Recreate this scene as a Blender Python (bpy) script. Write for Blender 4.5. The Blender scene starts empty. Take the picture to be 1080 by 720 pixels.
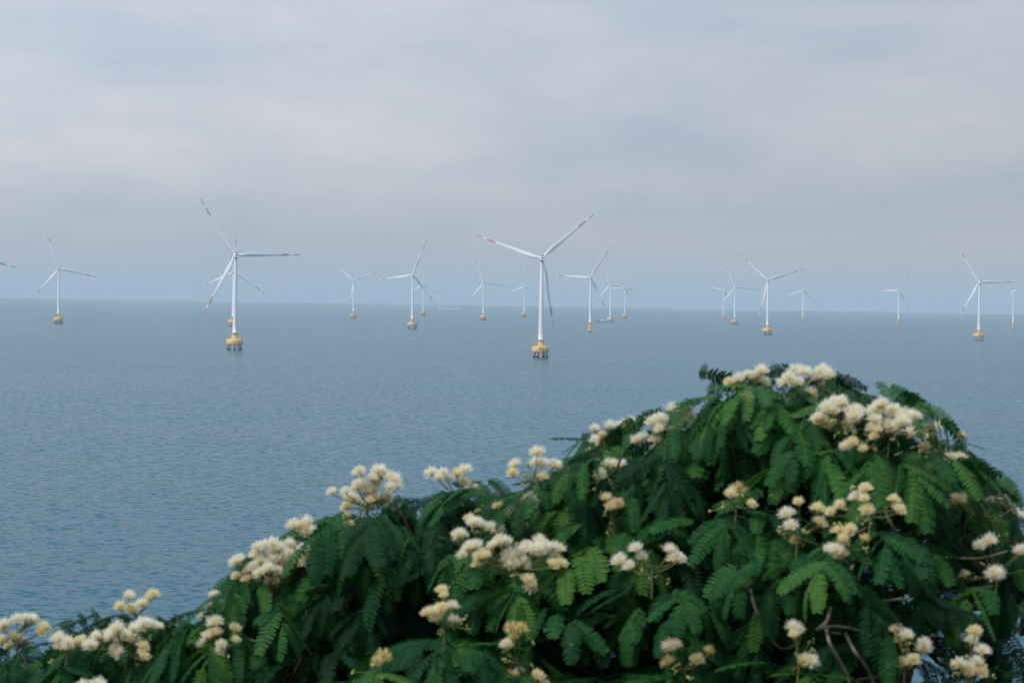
import bpy, math, random
import numpy as np
from mathutils import Vector, Matrix, Euler

random.seed(7)
rng = np.random.default_rng(11)
scene = bpy.context.scene
COL = scene.collection
PI = math.pi
REARTH = 7.4e6            # effective earth radius (with refraction): the sea really curves
CAM_H = 54.0
FPX = 2250.0              # focal length in photo pixels (1080 wide)
PITCH = math.radians(1.18)
ROLL = math.radians(0.92)

# ------------------------------------------------------------------ camera
CAM_M = Matrix.Rotation(PI / 2 - PITCH, 3, 'X') @ Matrix.Rotation(ROLL, 3, 'Z')
cam_d = bpy.data.cameras.new('camera')
cam = bpy.data.objects.new('camera', cam_d)
COL.objects.link(cam)
cam.matrix_world = Matrix.Translation((0, 0, CAM_H)) @ CAM_M.to_4x4()
cam_d.sensor_width = 36.0
cam_d.lens = FPX / 1080 * 36
cam_d.clip_start = 0.1
cam_d.clip_end = 120000
cam_d.dof.use_dof = True
cam_d.dof.focus_distance = 1900
cam_d.dof.aperture_fstop = 13.0
scene.camera = cam


def at(px, py, Y):
    """World point seen at photo pixel (px, py) at depth Y along +y."""
    d = CAM_M @ Vector(((px - 540) / FPX, -(py - 360) / FPX, -1.0))
    return Vector((0, 0, CAM_H)) + d * (Y / d.y)


# ------------------------------------------------------------------ helpers
def link(o, parent=None):
    COL.objects.link(o)
    if parent is not None:
        o.parent = parent
    return o


def tag(o, label=None, cat=None, group=None, kind=None):
    for k, v in (('label', label), ('category', cat), ('group', group), ('kind', kind)):
        if v:
            o[k] = v
    return o


def empty(name, loc=(0, 0, 0)):
    o = bpy.data.objects.new(name, None)
    o.location = loc
    o.empty_display_size = 0.2
    return link(o)


class MB:
    """Collects shapes, then links them as one mesh object."""
    def __init__(self):
        self.v, self.f, self.m, self.s = [], [], [], []

    def add(self, vs, fs, mat=0, smooth=False):
        b = len(self.v)
        self.v += [tuple(p) for p in vs]
        self.f += [tuple(i + b for i in f) for f in fs]
        self.m += [mat] * len(fs)
        self.s += [smooth] * len(fs)

    def box(self, c, s, rot=None, mat=0):
        vs = []
        for x in (-.5, .5):
            for y in (-.5, .5):
                for z in (-.5, .5):
                    p = Vector((x * s[0], y * s[1], z * s[2]))
                    if rot is not None:
                        p = rot @ p
                    vs.append(p + Vector(c))
        self.add(vs, [(0, 1, 3, 2), (4, 6, 7, 5), (0, 4, 5, 1), (2, 3, 7, 6), (0, 2, 6, 4), (1, 5, 7, 3)], mat)

    def tube(self, pts, rad, seg=8, mat=0, cap=True, smooth=True):
        pts = [Vector(p) for p in pts]
        n = len(pts)
        rad = [rad] * n if not hasattr(rad, '__len__') else rad
        vs, fs = [], []
        up = Vector((0, 0, 1))
        prev = None
        for i, p in enumerate(pts):
            t = (pts[min(i + 1, n - 1)] - pts[max(i - 1, 0)]).normalized()
            if prev is None:
                a = up.cross(t)
                if a.length < 1e-3:
                    a = Vector((1, 0, 0))
            else:
                a = prev - t * prev.dot(t)
            a.normalize()
            prev = a
            b = t.cross(a)
            for k in range(seg):
                an = 2 * PI * k / seg
                vs.append(p + (a * math.cos(an) + b * math.sin(an)) * rad[i])
        for i in range(n - 1):
            for k in range(seg):
                k2 = (k + 1) % seg
                fs.append((i * seg + k, i * seg + k2, (i + 1) * seg + k2, (i + 1) * seg + k))
        self.add(vs, fs, mat, smooth)
        if cap:
            self.add(vs[:seg], [tuple(range(seg))[::-1]], mat)
            self.add(vs[-seg:], [tuple(range(seg))], mat)

    def lathe(self, prof, seg=24, mat=0, c=(0, 0, 0), smooth=True):
        """prof: list of (r, z)"""
        vs, fs = [], []
        for r, z in prof:
            for k in range(seg):
                an = 2 * PI * k / seg
                vs.append((c[0] + r * math.cos(an), c[1] + r * math.sin(an), c[2] + z))
        for i in range(len(prof) - 1):
            for k in range(seg):
                k2 = (k + 1) % seg
                fs.append((i * seg + k, i * seg + k2, (i + 1) * seg + k2, (i + 1) * seg + k))
        self.add(vs, fs, mat, smooth)
        self.add(vs[:seg], [tuple(range(seg))[::-1]], mat)
        self.add(vs[-seg:], [tuple(range(seg))], mat)

    def mesh(self, name, mats):
        me = bpy.data.meshes.new(name)
        me.from_pydata(self.v, [], self.f)
        for m in mats if isinstance(mats, (list, tuple)) else [mats]:
            me.materials.append(m)
        me.polygons.foreach_set('material_index', self.m)
        me.polygons.foreach_set('use_smooth', self.s)
        me.update()
        return me

    def build(self, name, mats, parent=None):
        return link(bpy.data.objects.new(name, self.mesh(name, mats)), parent)


def np_mesh(name, verts, quads, mat, attr=None, smooth=False):
    """A mesh of quads from numpy arrays."""
    me = bpy.data.meshes.new(name)
    nv, nf = len(verts), len(quads)
    me.vertices.add(nv)
    me.vertices.foreach_set('co', np.ascontiguousarray(verts, dtype=np.float32).ravel())
    me.loops.add(nf * 4)
    me.loops.foreach_set('vertex_index', np.ascontiguousarray(quads, dtype=np.int32).ravel())
    me.polygons.add(nf)
    me.polygons.foreach_set('loop_start', np.arange(0, nf * 4, 4, dtype=np.int32))
    me.polygons.foreach_set('use_smooth', np.full(nf, smooth))
    if attr:
        for k, a in attr.items():
            at_ = me.attributes.new(k, 'FLOAT', 'POINT')
            at_.data.foreach_set('value', np.ascontiguousarray(a, dtype=np.float32))
    me.materials.append(mat)
    me.update(calc_edges=True)
    me.validate()
    return me


# ------------------------------------------------------------------ materials
def new_mat(name):
    m = bpy.data.materials.new(name)
    m.use_nodes = True
    nt = m.node_tree
    bs = nt.nodes['Principled BSDF']
    return m, nt, bs, nt.nodes['Material Output']


def paint(name, col, rough=0.45, var=0.12, scale=0.6, streak=True):
    """Painted steel with weather streaks."""
    m, nt, bs, out = new_mat(name)
    N, L = nt.nodes, nt.links
    tc = N.new('ShaderNodeTexCoord')
    mp = N.new('ShaderNodeMapping')
    mp.inputs['Scale'].default_value = (1, 1, 0.12 if streak else 1)
    nz = N.new('ShaderNodeTexNoise')
    nz.inputs['Scale'].default_value = scale
    nz.inputs['Detail'].default_value = 5
    L.new(tc.outputs['Object'], mp.inputs[0])
    L.new(mp.outputs[0], nz.inputs['Vector'])
    rp = N.new('ShaderNodeValToRGB')
    d = [max(0, c * (1 - var * 1.6)) for c in col]
    rp.color_ramp.elements[0].position = 0.3
    rp.color_ramp.elements[0].color = (*d, 1)
    rp.color_ramp.elements[1].position = 0.62
    rp.color_ramp.elements[1].color = (*col, 1)
    L.new(nz.outputs['Fac'], rp.inputs[0])
    L.new(rp.outputs[0], bs.inputs['Base Color'])
    bs.inputs['Roughness'].default_value = rough
    return m


M = {}
M['white'] = paint('white_paint', (0.84, 0.84, 0.84), 0.4, 0.04, 0.3)
M['red'] = paint('red_paint', (0.60, 0.36, 0.33), 0.45, 0.1)
M['yellow'] = paint('yellow_paint', (0.76, 0.54, 0.19), 0.55, 0.14, 0.5)
M['ochre'] = paint('ochre_paint', (0.66, 0.40, 0.14), 0.5, 0.2, 0.8)
M['pile_pale'] = paint('pale_pile', (0.62, 0.55, 0.45), 0.7, 0.3, 0.7)
M['pile_dark'] = paint('dark_wet_pile', (0.035, 0.045, 0.05), 0.5, 0.3, 0.7)
M['grey'] = paint('grey_steel', (0.16, 0.18, 0.20), 0.5, 0.15)
M['crate'] = paint('container_paint', (0.60, 0.42, 0.36), 0.5, 0.2)
M['hull_blue'] = paint('blue_hull', (0.12, 0.22, 0.33), 0.5, 0.15)
M['hull_rust'] = paint('rust_hull', (0.48, 0.42, 0.38), 0.6, 0.2)
M['glass'] = paint('dark_glass', (0.02, 0.03, 0.04), 0.1, 0.0)


def leaf_material():
    m, nt, bs, out = new_mat('silk_tree_leaf')
    N, L = nt.nodes, nt.links
    a = N.new('ShaderNodeAttribute')
    a.attribute_name = 'tint'  # random leaf tone, with lit tips and inner shade painted in
    rp = N.new('ShaderNodeValToRGB')
    e = rp.color_ramp.elements
    e[0].position = 0.0
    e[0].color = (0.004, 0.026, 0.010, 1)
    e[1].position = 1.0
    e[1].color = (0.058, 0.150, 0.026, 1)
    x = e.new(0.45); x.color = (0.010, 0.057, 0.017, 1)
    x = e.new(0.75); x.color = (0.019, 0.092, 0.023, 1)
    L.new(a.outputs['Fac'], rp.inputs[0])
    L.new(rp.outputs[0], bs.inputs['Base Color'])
    bs.inputs['Roughness'].default_value = 0.55
    bs.inputs['Specular IOR Level'].default_value = 0.10
    tr = N.new('ShaderNodeBsdfTranslucent')
    mul = N.new('ShaderNodeMix'); mul.data_type = 'RGBA'; mul.blend_type = 'MULTIPLY'
    mul.inputs[0].default_value = 1.0
    L.new(rp.outputs[0], mul.inputs[6])
    mul.inputs[7].default_value = (1.3, 1.5, 0.8, 1)
    L.new(mul.outputs[2], tr.inputs['Color'])
    mx = N.new('ShaderNodeMixShader')
    mx.inputs[0].default_value = 0.2
    L.new(bs.outputs[0], mx.inputs[1])
    L.new(tr.outputs[0], mx.inputs[2])
    L.new(mx.outputs[0], out.inputs[0])
    return m


def flower_material(name, base, mid, tip):
    m, nt, bs, out = new_mat(name)
    N, L = nt.nodes, nt.links
    a = N.new('ShaderNodeAttribute')
    a.attribute_name = 'along'
    rp = N.new('ShaderNodeValToRGB')
    e = rp.color_ramp.elements
    e[0].position = 0.1; e[0].color = (*base, 1)
    e[1].position = 0.8; e[1].color = (*tip, 1)
    x = e.new(0.42); x.color = (*mid, 1)
    L.new(a.outputs['Fac'], rp.inputs[0])
    L.new(rp.outputs[0], bs.inputs['Base Color'])
    bs.inputs['Roughness'].default_value = 0.6
    tr = N.new('ShaderNodeBsdfTranslucent')
    L.new(rp.outputs[0], tr.inputs['Color'])
    mx = N.new('ShaderNodeMixShader')
    mx.inputs[0].default_value = 0.45
    L.new(bs.outputs[0], mx.inputs[1])
    L.new(tr.outputs[0], mx.inputs[2])
    L.new(mx.outputs[0], out.inputs[0])
    return m


def bark_material(name, c0, c1, scale):
    m, nt, bs, out = new_mat(name)
    N, L = nt.nodes, nt.links
    tc = N.new('ShaderNodeTexCoord')
    nz = N.new('ShaderNodeTexNoise'); nz.inputs['Scale'].default_value = scale; nz.inputs['Detail'].default_value = 6
    L.new(tc.outputs['Object'], nz.inputs['Vector'])
    rp = N.new('ShaderNodeValToRGB')
    rp.color_ramp.elements[0].color = (*c0, 1); rp.color_ramp.elements[0].position = 0.35
    rp.color_ramp.elements[1].color = (*c1, 1); rp.color_ramp.elements[1].position = 0.65
    L.new(nz.outputs['Fac'], rp.inputs[0])
    L.new(rp.outputs[0], bs.inputs['Base Color'])
    bp = N.new('ShaderNodeBump'); bp.inputs['Strength'].default_value = 0.5; bp.inputs['Distance'].default_value = 0.01
    L.new(nz.outputs['Fac'], bp.inputs['Height'])
    L.new(bp.outputs[0], bs.inputs['Normal'])
    bs.inputs['Roughness'].default_value = 0.85
    return m


M['leaf'] = leaf_material()
M['fl_white'] = flower_material('fresh_filaments', (0.85, 0.63, 0.14), (0.95, 0.83, 0.44), (0.96, 0.925, 0.80))
M['fl_yellow'] = flower_material('yellowing_filaments', (0.80, 0.56, 0.12), (0.92, 0.74, 0.30), (0.94, 0.86, 0.58))
M['fl_old'] = flower_material('withered_filaments', (0.55, 0.38, 0.10), (0.76, 0.56, 0.20), (0.84, 0.70, 0.36))
M['stalk'] = bark_material('flower_stalk', (0.10, 0.14, 0.04), (0.22, 0.22, 0.08), 60)
M['bud'] = bark_material('flower_bud', (0.22, 0.27, 0.07), (0.48, 0.46, 0.18), 80)
M['bark'] = bark_material('silk_tree_bark', (0.05, 0.04, 0.032), (0.15, 0.12, 0.095), 30)
M['twig'] = bark_material('silk_tree_twig', (0.12, 0.095, 0.065), (0.27, 0.22, 0.16), 50)


def sea_material():
    m, nt, bs, out = new_mat('sea_water')
    N, L = nt.nodes, nt.links
    geo = N.new('ShaderNodeNewGeometry')

    def noise(scale, detail, rough, stretch=(1, 1, 1), rot=0.0):
        mp = N.new('ShaderNodeMapping')
        mp.inputs['Scale'].default_value = stretch
        mp.inputs['Rotation'].default_value = (0, 0, rot)
        L.new(geo.outputs['Position'], mp.inputs[0])
        n = N.new('ShaderNodeTexNoise')
        n.inputs['Scale'].default_value = scale
        n.inputs['Detail'].default_value = detail
        n.inputs['Roughness'].default_value = rough
        L.new(mp.outputs[0], n.inputs['Vector'])
        return n

    def vm(op, a, b=None, c=None):
        n = N.new('ShaderNodeVectorMath'); n.operation = op
        for i, x in enumerate((a, b, c)):
            if x is None:
                continue
            if isinstance(x, tuple):
                n.inputs[i].default_value = x
            else:
                L.new(x, n.inputs[i])
        return n

    n1 = noise(0.52, 3, 0.6, (0.75, 1.15, 1), 0.2)    # wind waves of a few metres
    n2 = noise(1.1, 3, 0.6, (0.8, 1.1, 1), -0.15)       # ripples
    n3 = noise(0.0045, 4, 0.55, (0.55, 1.2, 1), 0.1)     # gust patches
    half = (-0.5, -0.5, -0.5)
    a1 = vm('ADD', n1.outputs['Color'], half)
    a2 = vm('ADD', n2.outputs['Color'], half)
    s1 = vm('MULTIPLY', a1.outputs[0], (1.3, 1.9, 0))
    s2 = vm('MULTIPLY', a2.outputs[0], (0.9, 1.1, 0))
    sm = vm('ADD', s1.outputs[0], s2.outputs[0])
    gr = N.new('ShaderNodeMapRange')
    gr.inputs['From Min'].default_value = 0.3; gr.inputs['From Max'].default_value = 0.7
    gr.inputs['To Min'].default_value = 0.6; gr.inputs['To Max'].default_value = 1.25
    L.new(n3.outputs['Fac'], gr.inputs['Value'])
    sc = N.new('ShaderNodeVectorMath'); sc.operation = 'SCALE'
    L.new(sm.outputs[0], sc.inputs[0]); L.new(gr.outputs[0], sc.inputs['Scale'])
    ad = vm('ADD', sc.outputs[0], (0, 0, 1))
    nm = vm('NORMALIZE', ad.outputs[0])
    L.new(nm.outputs[0], bs.inputs['Normal'])
    rp = N.new('ShaderNodeValToRGB')
    rp.color_ramp.elements[0].color = (0.009, 0.080, 0.120, 1); rp.color_ramp.elements[0].position = 0.3
    rp.color_ramp.elements[1].color = (0.012, 0.093, 0.137, 1); rp.color_ramp.elements[1].position = 0.7
    L.new(n3.outputs['Fac'], rp.inputs[0])
    L.new(rp.outputs[0], bs.inputs['Base Color'])
    bs.inputs['IOR'].default_value = 1.33
    bs.inputs['Specular IOR Level'].default_value = 0.08
    bs.inputs['Roughness'].default_value = 0.20
    return m


M['sea'] = sea_material()


def ground_material():
    m, nt, bs, out = new_mat('hillside_soil')
    N, L = nt.nodes, nt.links
    tc = N.new('ShaderNodeTexCoord')
    nz = N.new('ShaderNodeTexNoise'); nz.inputs['Scale'].default_value = 1.2; nz.inputs['Detail'].default_value = 8
    L.new(tc.outputs['Object'], nz.inputs['Vector'])
    rp = N.new('ShaderNodeValToRGB')
    rp.color_ramp.elements[0].color = (0.03, 0.055, 0.02, 1); rp.color_ramp.elements[0].position = 0.4
    rp.color_ramp.elements[1].color = (0.12, 0.09, 0.06, 1); rp.color_ramp.elements[1].position = 0.68
    L.new(nz.outputs['Fac'], rp.inputs[0])
    L.new(rp.outputs[0], bs.inputs['Base Color'])
    bp = N.new('ShaderNodeBump'); bp.inputs['Strength'].default_value = 0.7; bp.inputs['Distance'].default_value = 0.1
    L.new(nz.outputs['Fac'], bp.inputs['Height']); L.new(bp.outputs[0], bs.inputs['Normal'])
    bs.inputs['Roughness'].default_value = 0.95
    return m


M['ground'] = ground_material()

# ------------------------------------------------------------------ the sea (curved like the earth)
SEA_R = 36000.0


def build_sea():
    seg = 192
    radii = [0.0] + list(np.geomspace(20, 6000, 40)) + list(np.linspace(6500, SEA_R, 60))
    vs, fs = [(0, 0, 0)], []
    for r in radii[1:]:
        for k in range(seg):
            an = 2 * PI * k / seg
            vs.append((r * math.cos(an), r * math.sin(an), -r * r / (2 * REARTH)))
    for k in range(seg):
        fs.append((0, 1 + k, 1 + (k + 1) % seg))
    for i in range(len(radii) - 2):
        a, b = 1 + i * seg, 1 + (i + 1) * seg
        for k in range(seg):
            k2 = (k + 1) % seg
            fs.append((a + k, b + k, b + k2, a + k2))
    mb = MB(); mb.add(vs, fs, 0, True)
    return tag(mb.build('sea', M['sea']), kind='structure')


build_sea()


# ------------------------------------------------------------------ hillside under the camera and the tree
def hill_z(x, y):
    k = [(-40, 56.5), (0, 52.35), (1.2, 52.3), (2.2, 51.2), (5.5, 49.0), (9, 46.8), (30, 30), (70, -4)]
    z = float(np.interp(y, [a for a, b in k], [b for a, b in k]))
    n = 0.25 * math.sin(x * 0.7 + y * 0.3) + 0.35 * math.sin(x * 0.23 - y * 0.41 + 1.3)
    return z + n * min(1, max(0, (abs(y) - 1.0) / 6) + max(0, abs(x) - 3) / 10)


def build_hill():
    xs = np.linspace(-90, 90, 91); ys = np.concatenate([np.linspace(-40, -2, 12), np.linspace(-1, 10, 23), np.linspace(12, 72, 31)])
    vs = [(x, y, hill_z(x, y)) for y in ys for x in xs]
    nx = len(xs); fs = []
    for j in range(len(ys) - 1):
        for i in range(nx - 1):
            fs.append((j * nx + i, j * nx + i + 1, (j + 1) * nx + i + 1, (j + 1) * nx + i))
    mb = MB(); mb.add(vs, fs, 0, True)
    return tag(mb.build('hillside', M['ground']), kind='structure')


build_hill()

# ------------------------------------------------------------------ wind turbine prototypes (metres, z = 0 at the water)
HUB_H, BLADE = 90.0, 62.0


def tower_mesh():
    mb = MB()
    prof = [(2.25, 16.5), (2.25, 17.0), (2.2, 17.05)]
    for i in range(1, 13):
        t = i / 12
        prof.append((2.2 - 0.75 * t, 17 + t * 71))
    mb.lathe(prof, 28)
    for z in (38, 60):                       # flange rings
        r = 2.2 - 0.75 * (z - 17) / 71
        mb.lathe([(r + .03, z), (r + .06, z + .1), (r + .06, z + .3), (r + .03, z + .4)], 28)
    return mb.mesh('tower', M['white'])


def nacelle_mesh():
    """Axis along y: the rotor on +y, the tail on -y; origin at the hub height on the tower axis."""
    mb = MB()
    secs = [(-7.6, 1.75, -1.55, 1.5), (-7.2, 2.05, -1.9, 1.85), (-2, 2.2, -2.1, 2.0), (2.2, 2.2, -2.1, 2.0), (3.4, 1.7, -1.7, 1.7)]
    vs, fs = [], []
    for y, w, z0, z1 in secs:
        c = 0.45
        for x, z in ((-w + c, z0), (w - c, z0), (w, z0 + c), (w, z1 - c), (w - c, z1), (-w + c, z1), (-w, z1 - c), (-w, z0 + c)):
            vs.append((x, y, z))
    n = 8
    for i in range(len(secs) - 1):
        for k in range(n):
            k2 = (k + 1) % n
            fs.append((i * n + k, i * n + k2, (i + 1) * n + k2, (i + 1) * n + k))
    fs.append(tuple(range(n))[::-1]); fs.append(tuple((len(secs) - 1) * n + k for k in range(n)))
    mb.add(vs, fs, 0)
    mb.box((0, -7.62, 0.55), (2.9, .1, 1.0), mat=1)         # rear louvre
    mb.box((0, -6.3, 2.35), (2.6, .5, 1.0), mat=1)          # cooler on the roof
    mb.tube([(0.8, -7.0, 1.8), (0.8, -7.0, 4.2)], 0.06, 6, mat=1)
    mb.lathe([(1.55, -2.9), (1.62, -2.0)], 20)
    return mb.mesh('nacelle', [M['white'], M['grey']])


def hub_mesh():
    mb = MB()
    prof = [(1.55, 0.0), (1.7, .4), (1.75, 1.4), (1.6, 2.3), (1.2, 3.1), (.6, 3.6), (.05, 3.75)]
    vs = MB(); vs.lathe(prof, 20)
    mb.add([(x, z, y) for x, y, z in vs.v], [f[::-1] for f in vs.f], 0, True)   # along +y
    return mb.mesh('rotor_hub', M['white'])


def blade_mesh():
    """Along +z from the hub axis; rotor plane is xz, wind from +y."""
    mb = MB()
    st = [  # z, chord, thickness ratio, twist deg
        (0.9, 1.9, 1.0, 20), (3.0, 1.9, .98, 20), (6, 2.5, .72, 19), (9.5, 3.5, .46, 17), (13, 4.0, .34, 15),
        (17, 3.75, .29, 12.5), (22, 3.3, .26, 10), (28, 2.85, .23, 7.5), (34, 2.45, .21, 6), (40, 2.1, .20, 4.5),
        (43.4, 1.92, .19, 4), (43.5, 1.92, .19, 4), (47, 1.72, .19, 3.4), (51.4, 1.5, .18, 2.8), (51.5, 1.5, .18, 2.8), (55.7, 1.25, .18, 2), (55.8, 1.25, .18, 2), (59, .95, .18, 1.5),
        (61, .62, .18, 1), (62, .18, .2, 1)]
    n = 14
    vs = []
    for z, c, tr, tw in st:
        for k in range(n):
            a = 2 * PI * k / n
            x = 0.5 * math.cos(a)                       # +x leading edge
            fl = 0.5 * math.sin(a) * tr
            if tr < .9:
                fl *= (0.35 + 0.65 * max(0.0, (x + .5))) ** .6 * 1.25
            px, py = (x - (0.0 if tr > .9 else 0.2)) * c, fl * c
            t = math.radians(tw + 6)
            px, py = px * math.cos(t) - py * math.sin(t), px * math.sin(t) + py * math.cos(t)
            vs.append((px, py + 1.5 + 0.0006 * z * z, z))
    fs, ms = [], []
    for i in range(len(st) - 1):
        red = (43.45 < (st[i][0] + st[i + 1][0]) / 2 < 51.45) or st[i][0] > 55.75
        for k in range(n):
            k2 = (k + 1) % n
            fs.append((i * n + k, i * n + k2, (i + 1) * n + k2, (i + 1) * n + k)); ms.append(1 if red else 0)
    fs.append(tuple(range(n))[::-1]); ms.append(0)
    fs.append(tuple((len(st) - 1) * n + k for k in range(n))); ms.append(1)
    mb.v, mb.f, mb.m, mb.s = vs, fs, ms, [True] * len(fs)
    return mb.mesh('blade', [M['white'], M['red']])


def railing(mb, r, z, h=1.2, n=20, mat=0):
    for zz in (z + h * .5, z + h):
        pts = [(r * math.cos(2 * PI * k / n), r * math.sin(2 * PI * k / n), zz) for k in range(n + 1)]
        mb.tube(pts, 0.06, 5, mat, cap=False)
    for k in range(n):
        a = 2 * PI * k / n
        mb.tube([(r * math.cos(a), r * math.sin(a), z), (r * math.cos(a), r * math.sin(a), z + h)], 0.06, 5, mat)


def cap_platform_mesh():
    mb = MB()
    mb.lathe([(7.8, 5.2), (7.95, 5.4), (7.95, 9.8), (7.7, 10.1), (3.4, 10.7)], 32)
    return mb.mesh('platform', M['yellow'])


def cap_fender_mesh():
    mb = MB()
    for dx in (-1.1, 1.1):
        mb.tube([(dx, -8.5, 0.3), (dx, -8.5, 10.8)], .28, 8)
        for z in (5.8, 9.0):
            mb.tube([(dx, -8.5, z), (dx, -7.8, z)], .2, 6)
    for k in range(14):
        mb.tube([(-1.1, -8.5, .8 + k * .72), (1.1, -8.5, .8 + k * .72)], .07, 5)
    return mb.mesh('boat_ladder', M['ochre'])


def collar_mesh(r0, z0, z1):
    mb = MB()
    mb.lathe([(r0, z0), (r0 * .86, z0 + (z1 - z0) * .35), (2.5, z1 - 1.0), (2.9, z1 - .9), (2.9, z1 - .35), (2.35, z1 - .3)], 28)
    return mb.mesh('collar', M['yellow'])


def rail_mesh(r, z):
    mb = MB(); railing(mb, r, z)
    return mb.mesh('railing', M['ochre'])


def pile_mesh(k):
    a = 2 * PI * (k + .3) / 8
    top = Vector((5.6 * math.cos(a), 5.6 * math.sin(a), 5.3)); bot = Vector((7.1 * math.cos(a), 7.1 * math.sin(a), -3))
    mb = MB()
    mid = bot.lerp(top, .62)
    mb.tube([bot, mid], .85, 14, 1)
    mb.tube([mid, top], .83, 14, 0)
    return mb.mesh('pile', [M['pile_pale'], M['pile_dark']])


def cabin_mesh():
    mb = MB()
    mb.box((-4.9, -1.2, 12.1), (2.6, 2.6, 2.8))
    for x in (-6.15, -3.65):
        for y in (-2.45, .05):
            mb.tube([(x, y, 10.2), (x, y, 16.4)], .12, 6)
    for z in (13.9, 16.3):
        for a, b in (((-6.15, -2.45), (-3.65, -2.45)), ((-3.65, -2.45), (-3.65, .05)), ((-3.65, .05), (-6.15, .05)), ((-6.15, .05), (-6.15, -2.45))):
            mb.tube([(*a, z), (*b, z)], .1, 6)
    mb.tube([(-6.15, -2.45, 13.9), (-3.65, -2.45, 16.3)], .08, 6)
    return mb.mesh('equipment_frame', M['crate'])


def crane_mesh():
    mb = MB()
    mb.tube([(4.6, -3.0, 10), (4.6, -3.0, 14.2)], .3, 8)
    mb.tube([(4.6, -3.0, 14.0), (7.6, -5.0, 15.2)], .2, 8)
    mb.tube([(4.6, -3.0, 12.6), (6.1, -4.0, 14.5)], .1, 6)
    return mb.mesh('davit_crane', M['ochre'])


def monopile_meshes():
    mb = MB()
    mb.lathe([(2.9, -3), (2.9, 2.2)], 24, 1)
    mb.lathe([(3.05, 2.2), (3.05, 4.5), (2.75, 5.0), (2.75, 15.2), (2.3, 16.6)], 24, 0)
    tp = mb.mesh('transition_piece', [M['yellow'], M['pile_dark']])
    mb = MB()
    mb.lathe([(2.8, 14.0), (4.5, 14.35), (4.5, 14.8), (2.8, 14.85)], 24)
    mb.lathe([(2.8, 7.6), (3.7, 7.8), (3.7, 8.2), (2.8, 8.25)], 24)
    dk = mb.mesh('deck', M['ochre'])
    mb = MB()
    for dx in (-.9, .9):
        mb.tube([(dx, -4.3, -.5), (dx, -4.3, 14.2)], .22, 8)
        for z in (3, 8, 13):
            mb.tube([(dx, -4.3, z), (dx, -2.6, z)], .16, 6)
    for k in range(17):
        mb.tube([(-.9, -4.3, .5 + k * .8), (.9, -4.3, .5 + k * .8)], .06, 5)
    ld = mb.mesh('boat_ladder', M['ochre'])
    return tp, dk, ld


ME = dict(tower=tower_mesh(), nacelle=nacelle_mesh(), rotor_hub=hub_mesh(), blade=blade_mesh(), platform=cap_platform_mesh(),
          ladder=cap_fender_mesh(), collar=collar_mesh(3.4, 10.7, 17.0), rail=rail_mesh(7.4, 10.0), rail_mono=rail_mesh(4.35, 14.8),
          cabin=cabin_mesh(), crane=crane_mesh(), piles=[pile_mesh(k) for k in range(8)])
ME['tp'], ME['deck'], ME['ladder_mono'] = monopile_meshes()


def part(name, me, parent, loc=(0, 0, 0), rot=(0, 0, 0)):
    o = bpy.data.objects.new(name, me)
    o.location = loc; o.rotation_euler = rot
    return link(o, parent)


def turbine(hx, hy, H, theta, kind, label, yaw=4.0, foot=0.0):
    """hub pixel, height in pixels, image angle of one blade, kind of foundation."""
    D = FPX * HUB_H / H
    p = at(hx, hy, D)
    root = empty('wind_turbine', (p.x, D, -(p.x ** 2 + D * D) / (2 * REARTH)))
    tag(root, label, 'wind turbine', 'white wind turbines standing in the sea')
    part('tower', ME['tower'], root)
    yw = math.radians(yaw)
    part('nacelle', ME['nacelle'], root, (0, 0, HUB_H), (0, 0, yw))
    off = Matrix.Rotation(yw, 3, 'Z') @ Vector((0, 3.2, 0))
    hub = part('rotor_hub', ME['rotor_hub'], root, (off.x, off.y, HUB_H), (0, math.radians(90 - theta) - ROLL, yw))
    for k in range(3):
        part('blade', ME['blade'], hub, (0, 0, 0), (0, k * 2 * PI / 3, 0)).scale = (1.08, 1.0, 1.03)
    fr = math.radians(foot)
    if kind == 'cap':
        pl = part('platform', ME['platform'], root, rot=(0, 0, fr))
        for m in ME['piles']:
            part('pile', m, pl)
        part('railing', ME['rail'], pl)
        part('boat_ladder', ME['ladder'], pl)
        part('collar', ME['collar'], root)
        part('equipment_frame', ME['cabin'], root, rot=(0, 0, fr))
        part('davit_crane', ME['crane'], root, rot=(0, 0, fr))
    else:
        part('transition_piece', ME['tp'], root)
        d = part('deck', ME['deck'], root, rot=(0, 0, fr))
        part('railing', ME['rail_mono'], d)
        part('boat_ladder', ME['ladder_mono'], root, rot=(0, 0, fr))
    return root


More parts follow.
